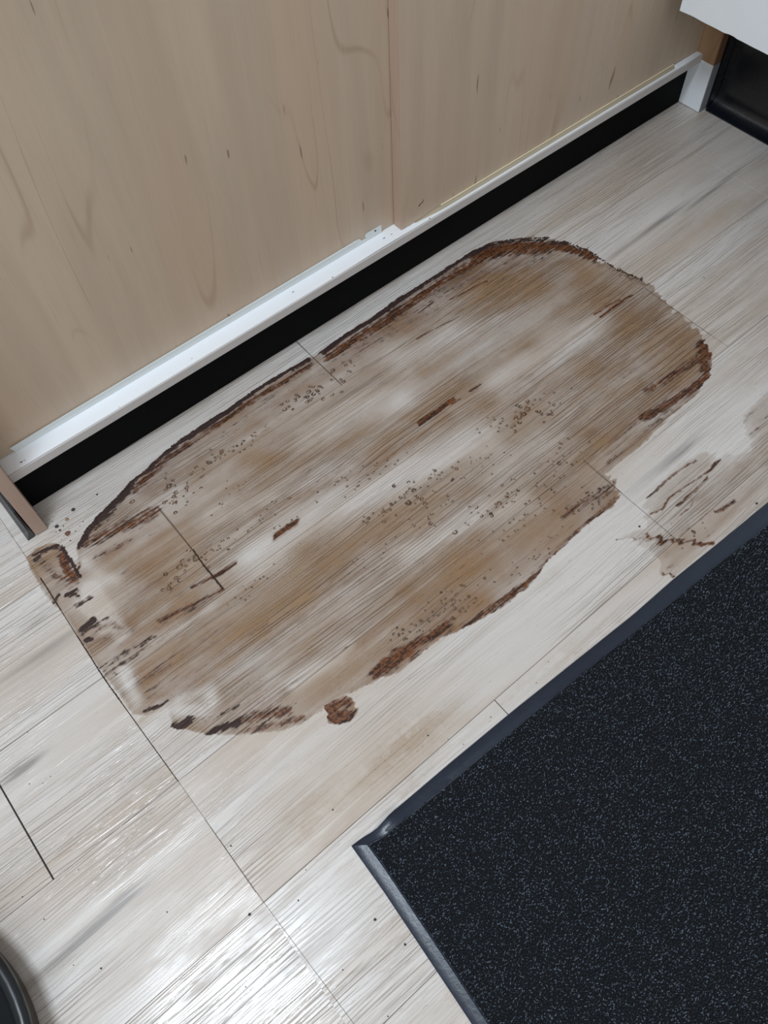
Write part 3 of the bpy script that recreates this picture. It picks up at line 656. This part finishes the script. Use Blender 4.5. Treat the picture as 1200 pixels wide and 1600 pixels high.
def crust_flakes(owner):
    bm = bmesh.new()
    lines = [([(121,853),(135,834),(152,812),(172,792),(190,774),(208,752)],1.5,6.5),([(208,752),(235,730),(262,703),(290,682),(330,656),(360,637),(400,608),(440,584),(480,563)],2.2,3.6),([(503,552),(540,524),(580,499),(620,469),(660,444),(700,419),(740,392),(770,379)],2.6,3.6),([(770,379),(810,373),(856,371)],1.3,2.4),([(866,376),(890,380),(925,395),(962,421),(1005,438)],.9,1.8),([(52,868),(90,852)],1.2,2),([(96,853),(126,902)],1.0,1.5)]
    for pts, dens, sp in lines:
        P = resample(flm(pts), 200); L = sum(math.hypot(b[0]-a[0], b[1]-a[1]) for a, b in zip(pts[:-1], pts[1:]))
        for _ in range(int(L*dens*.75)):
            p = P[rnd.randrange(200)]; d = abs(rng.normal(0, sp*.55))*.0012
            x = p[0]+d*.15+rng.normal(0, .0012); y = p[1]-d+rng.normal(0, .0007)
            r_ = rnd.uniform(.0009, .0024); q = bmesh.ops.create_icosphere(bm, subdivisions=1, radius=1); a = rnd.uniform(-.5, .7); e = rnd.uniform(1, 1.9); ca, sa = math.cos(a), math.sin(a); h = rnd.uniform(.25, .6)
            for v in q['verts']:
                k = rnd.uniform(.7, 1.25); u, w_ = v.co.x*e*k*r_, v.co.y*k*r_; v.co = Vector((x+u*ca-w_*sa, y+u*sa+w_*ca, .0008+max(0, v.co.z)*h*r_))*K
    m, t = mat('crust_flake'); n = t.noise(t.n('ShaderNodeNewGeometry').outputs[0], 260, 3)
    p = t.n('ShaderNodeBsdfPrincipled'); t.set(p.inputs['Base Color'], t.mix(t.ramp(n, .35, .65), lin(32,17,12), lin(78,46,32))); p.inputs['Roughness'].default_value = .65
    finish(t, p); o = link('crust_flake', bm_mesh('crust_flake', bm), m); o['kind'] = 'stuff'; o.parent = owner
crust_flakes(ms)

# dried bubble marks: raised little rings
def rings():
    V, Fs = [], []
    CL = [ # centre px, spread px (along grain, across), count, radius px
     (290,770,42,14,26,3.2),(340,715,46,10,34,2.8),(385,690,30,8,20,2.4),(262,762,14,12,10,3.4),(480,620,44,12,26,3.6),(525,600,30,10,12,3.2),(545,572,12,10,5,3.4),
     (815,645,36,14,24,3.6),(860,640,28,16,16,3.0),(770,660,24,18,14,2.4),(650,770,34,16,26,3.4),(700,740,40,16,22,2.6),(600,800,30,14,16,2.8),(760,800,34,14,18,3.2),(800,770,30,18,16,2.6),
     (560,760,26,10,12,2.2),(610,720,30,8,14,1.8),(450,820,20,8,10,2.4),(520,760,40,8,14,1.8),(340,860,46,12,26,2.4),(300,870,14,18,14,3.0),(270,905,14,14,6,4.2),(420,800,40,10,16,2.0),
     (700,940,50,16,46,2.2),(720,955,26,10,18,3.0),(640,985,34,14,24,2.2),(900,790,40,14,30,2.6),(940,765,22,12,18,2.6),(850,760,44,20,26,2.2),(800,830,60,18,28,2.0),(880,720,34,20,16,2.2),
     (680,800,40,20,20,2.2),(580,870,60,12,16,1.6),(760,720,40,16,18,2.0),(1080,830,40,10,18,1.8),(870,700,20,12,8,2.4),(360,770,30,14,14,1.8),(390,920,40,10,18,1.6),(840,870,60,14,26,1.8)]
    big = [(264,760,5.5),(273,787,4.5),(281,886,6),(520,579,5),(482,613,5),(490,616,5),(497,612,4),(466,620,4.5),(638,786,6.5),(647,767,5.5),(659,780,4),(652,778,3.5),(713,733,4.5),(711,832,4.5),(710,951,4.5),(708,939,4),(780,787,5),(768,806,4.5),(874,724,4.5),(806,655,5),(818,648,6),(824,640,5.5),(812,660,5),(842,643,4.5),(519,617,4),(445,640,4.5),(440,632,4),(616,759,4),(598,800,3.5),(600,815,4),(673,818,4),(207,784,4.5),
           (275,903,3.5),(265,912,3.5),(254,922,3.5),(291,884,3.5),(285,877,4),(1085,833,3),(500,604,3.5),(534,613,3.5),(700,775,3)]
    items = list(big)
    for (cx, cy, sa, sb, n, r) in CL:
        for _ in range(int(n*.8)):
            u, v = rng.normal(0, sa*.6), rng.normal(0, sb*.6); ang = math.radians(-36)
            items.append((cx+u*math.cos(ang)-v*math.sin(ang), cy+u*math.sin(ang)+v*math.cos(ang), r*rng.uniform(.55, 1.25)))
    for (px, py, r) in items:
        x, y = fl(px, py); x2, _ = fl(px+1, py); R_ = r*.62*.0012
        seg = 10; a0 = rng.uniform(0, 6.28); arc = rng.uniform(.65, 1.0) if r > 2 else 1.0; el = rng.uniform(.9, 1.5)
        steps = int(seg*arc)+1; b = len(V); w_ = R_*rng.uniform(.30, .5)
        for i in range(steps):
            a = a0+2*math.pi*arc*i/(steps-1); ww = w_*(.5+.5*math.sin(math.pi*i/(steps-1))) if arc < 1 else w_*.8
            for q, z in ((R_-ww, .0004), (R_, .0004+min(.0016, w_*.7+.0006)), (R_+ww, .0004)):
                V.append(((x+math.cos(a)*q*el)*K, (y+math.sin(a)*q)*K, (z+.0003)*K))
        for i in range(steps-1):
            for k in (0, 1): Fs.append((b+i*3+k, b+i*3+k+1, b+i*3+4+k, b+i*3+3+k))
    me = bpy.data.meshes.new('bubble_mark'); me.from_pydata(V, [], Fs); smooth(me)
    m, t = mat('dried_bubble'); n = t.noise(t.n('ShaderNodeNewGeometry').outputs[0], 40, 2)
    p = t.n('ShaderNodeBsdfPrincipled'); t.set(p.inputs['Base Color'], t.mix(t.ramp(n, .35, .65), lin(66,42,26), lin(112,80,52))); p.inputs['Roughness'].default_value = .4
    finish(t, p); o = link('bubble_mark', me, m); o['kind'] = 'stuff'; o.parent = ms
rings()

# dirt packed into the joints
def dirt(pts, hw, name='joint_dirt', z=.0006):
    P = pts if isinstance(pts, np.ndarray) else flm(pts)
    P = resample(P, max(8, int(len(P)*14))); V, Fs = [], []
    for i, p in enumerate(P):
        d = P[min(i+1, len(P)-1)]-P[max(i-1, 0)]; d = d/np.linalg.norm(d); nrm = np.array([-d[1], d[0]])
        w1 = hw*.0011*(.35+.3*abs(rng.normal(0, 1))*(hw > 1.2)); w2 = hw*.0011*(.35+.3*abs(rng.normal(0, 1))*(hw > 1.2))
        V += [((p+nrm*w1)[0]*K, (p+nrm*w1)[1]*K, z), (p[0]*K, p[1]*K, z+hw*.0003*K), ((p-nrm*w2)[0]*K, (p-nrm*w2)[1]*K, z)]
    for i in range(len(P)-1):
        for k in (0, 1): Fs.append((i*3+k, i*3+k+1, i*3+4+k, i*3+3+k))
    me = bpy.data.meshes.new(name); me.from_pydata(V, [], Fs); o = link(name, me, M_dirt, floor); o['kind'] = 'stuff'; return o
dirt([(302,860),(320,886),(349,921)], 2.2)
dirt([(465,535),(499,569),(534,602)], 1.1, z=.0007); dirt([(247,791),(302,860)], 1.1, z=.0007); dirt([(911,718),(972,771)], .9, z=.0007); dirt([(1008,450),(1060,488),(1110,524)], .6, z=.0007)
def seam(ya, yb, hw):
    ys = np.linspace(ya, yb, max(3, int((ya-yb)/.03))); dirt(np.array([(jx(y), y) for y in ys]), hw)
seam(1.02, .93, 1.8); seam(.93, .86, .9); seam(.86, .69, 1.6); seam(.69, .63, 1.2); seam(.63, .53, .7)
dirt([(320,1280),(400,1395)], .6); dirt([(352,921),(320,936),(250,972)], .8)

# ================================================================ CRUMBS
def crumb(px, py, rpx, label, col, flat=.6, seed=0, group=None, name='crumb', cat='crumb'):
    x, y = fl(px, py); r = rpx*.00115; bm = bmesh.new(); bmesh.ops.create_icosphere(bm, subdivisions=2, radius=1)
    for v in bm.verts:
        k = 1+.35*mnoise.noise(v.co*1.7+Vector((seed*3.3, 0, 0))); v.co = Vector((v.co.x*k*r, v.co.y*k*r*.85, (v.co.z*k*flat+flat*.8)*r))*K
        v.co.z = max(v.co.z, 0)
    o = link(name, bm_mesh(name, bm), col); o.location = (x*K, y*K, .0002); tag(o, label, cat, group); smooth(o.data); return o
C_dk = simple('dark_crumb', lin(52,52,52), .7, var=.4, nscale=400); C_br = simple('rust_crumb', lin(112,78,58), .8, var=.3, nscale=500); C_tn = simple('tan_crumb', lin(150,122,88), .8, var=.3, nscale=500)
crumb(106,834,5.5,'round flat rust brown flake beside the foot of the left panel',C_br,.25,1,name='rust_flake',cat='flake')
crumb(115,797,3.6,'dark grey crumb between the black kick and the stain',C_dk,.6,2)
crumb(89,823,3.6,'largest dark crumb next to the foot of the left panel',C_dk,.5,3)
crumb(94,829,2.2,'small dark crumb just right of the largest one at the panel foot',C_dk,.5,4)
crumb(105,812,3.4,'tan crumb above the round rust flake',C_tn,.35,5)
crumb(152,773,1.8,'tiny dark crumb near the upper left rim of the stain',C_dk,.6,6)
crumb(390,1429,2.1,'black crumb in the bright glare on the bottom floor planks',C_dk,.5,7)
crumb(586,1437,2.0,'dark brown crumb left of the mat border',C_dk,.5,8)
crumb(633,1476,1.8,'thin dark crumb close to the mat left border',C_dk,.4,9)
crumb(1182,787,2.3,'dark crumb by the upper mat border at the right edge',C_dk,.6,10)
crumb(999,823,2.0,'dark speck at the left tip of the faint stain patch',C_dk,.6,11)
rnd = random.Random(3)
bm = bmesh.new()
grit = [(466,1407),(115,1508),(158,1513),(635,1490),(261,1425),(857,1034),(724,1163),(838,1067),(1100,434),(1189,567),(1178,760),(1200,775),(1012,828),(79,1213),(46,1225),(67,1224),(118,830),(100,838),(82,815),(96,843),(88,832),(110,845),(125,822),(130,815),(143,788),(77,812),(84,808),(99,822),(108,826),(92,838),(1102,810),(1177,222),(1048,190),(1146,197),(935,1018),(700,1155)]
for k in range(70): grit.append((rnd.uniform(20, 1180), rnd.uniform(430, 1590)))
for px, py in grit:
    x, y = fl(px, py)
    if inside(poly, np.array([x]), np.array([y]))[0] or y > np.interp(x, [0, 2], [1.17, 1.17]) or (np.interp(x, top_out[:,0], top_out[:,1]) > y and x > .0): continue
    if inside(flm(OUT), np.array([x]), np.array([y]))[0] or inside(flm(RPATCH), np.array([x]), np.array([y]))[0] or abs(px-532) < 60 and abs(py-1110) < 50: continue
    r = rnd.uniform(.7, 1.5)*.0011*K; q = bmesh.ops.create_icosphere(bm, subdivisions=1, radius=r)
    for v in q['verts']: v.co = Vector((v.co.x*rnd.uniform(.7,1.3), v.co.y*rnd.uniform(.7,1.3), abs(v.co.z)*.6)) + Vector((x*K, y*K, .0002))
g = link('floor_grit', bm_mesh('floor_grit', bm), C_dk); tag(g, 'fine dark grit scattered over the pale planks', 'grit', kind='stuff')

# ================================================================ BIN (bottom left corner)
bx_, by_ = -.740, .393
bn = empty('plastic_tub', (bx_*K, by_*K, 0)); tag(bn, 'low black round plastic tub with a rolled rim, cut off by the bottom left corner', 'tub')
b1 = lathe('body', [(0,.0006),(.276,.0006),(.283,.003),(.285,.012),(.288,.055),(.286,.066),(.280,.069)], (0,0,0), M_binb, 72, bn)
b2 = lathe('rim', [(.278,.066),(.294,.067),(.299,.071),(.299,.077),(.294,.082),(.286,.083),(.279,.079),(.273,.068),(.262,.03),(0,.025)], (0,0,0), M_bin, 72, bn)

# bevel-free origins for the single meshes
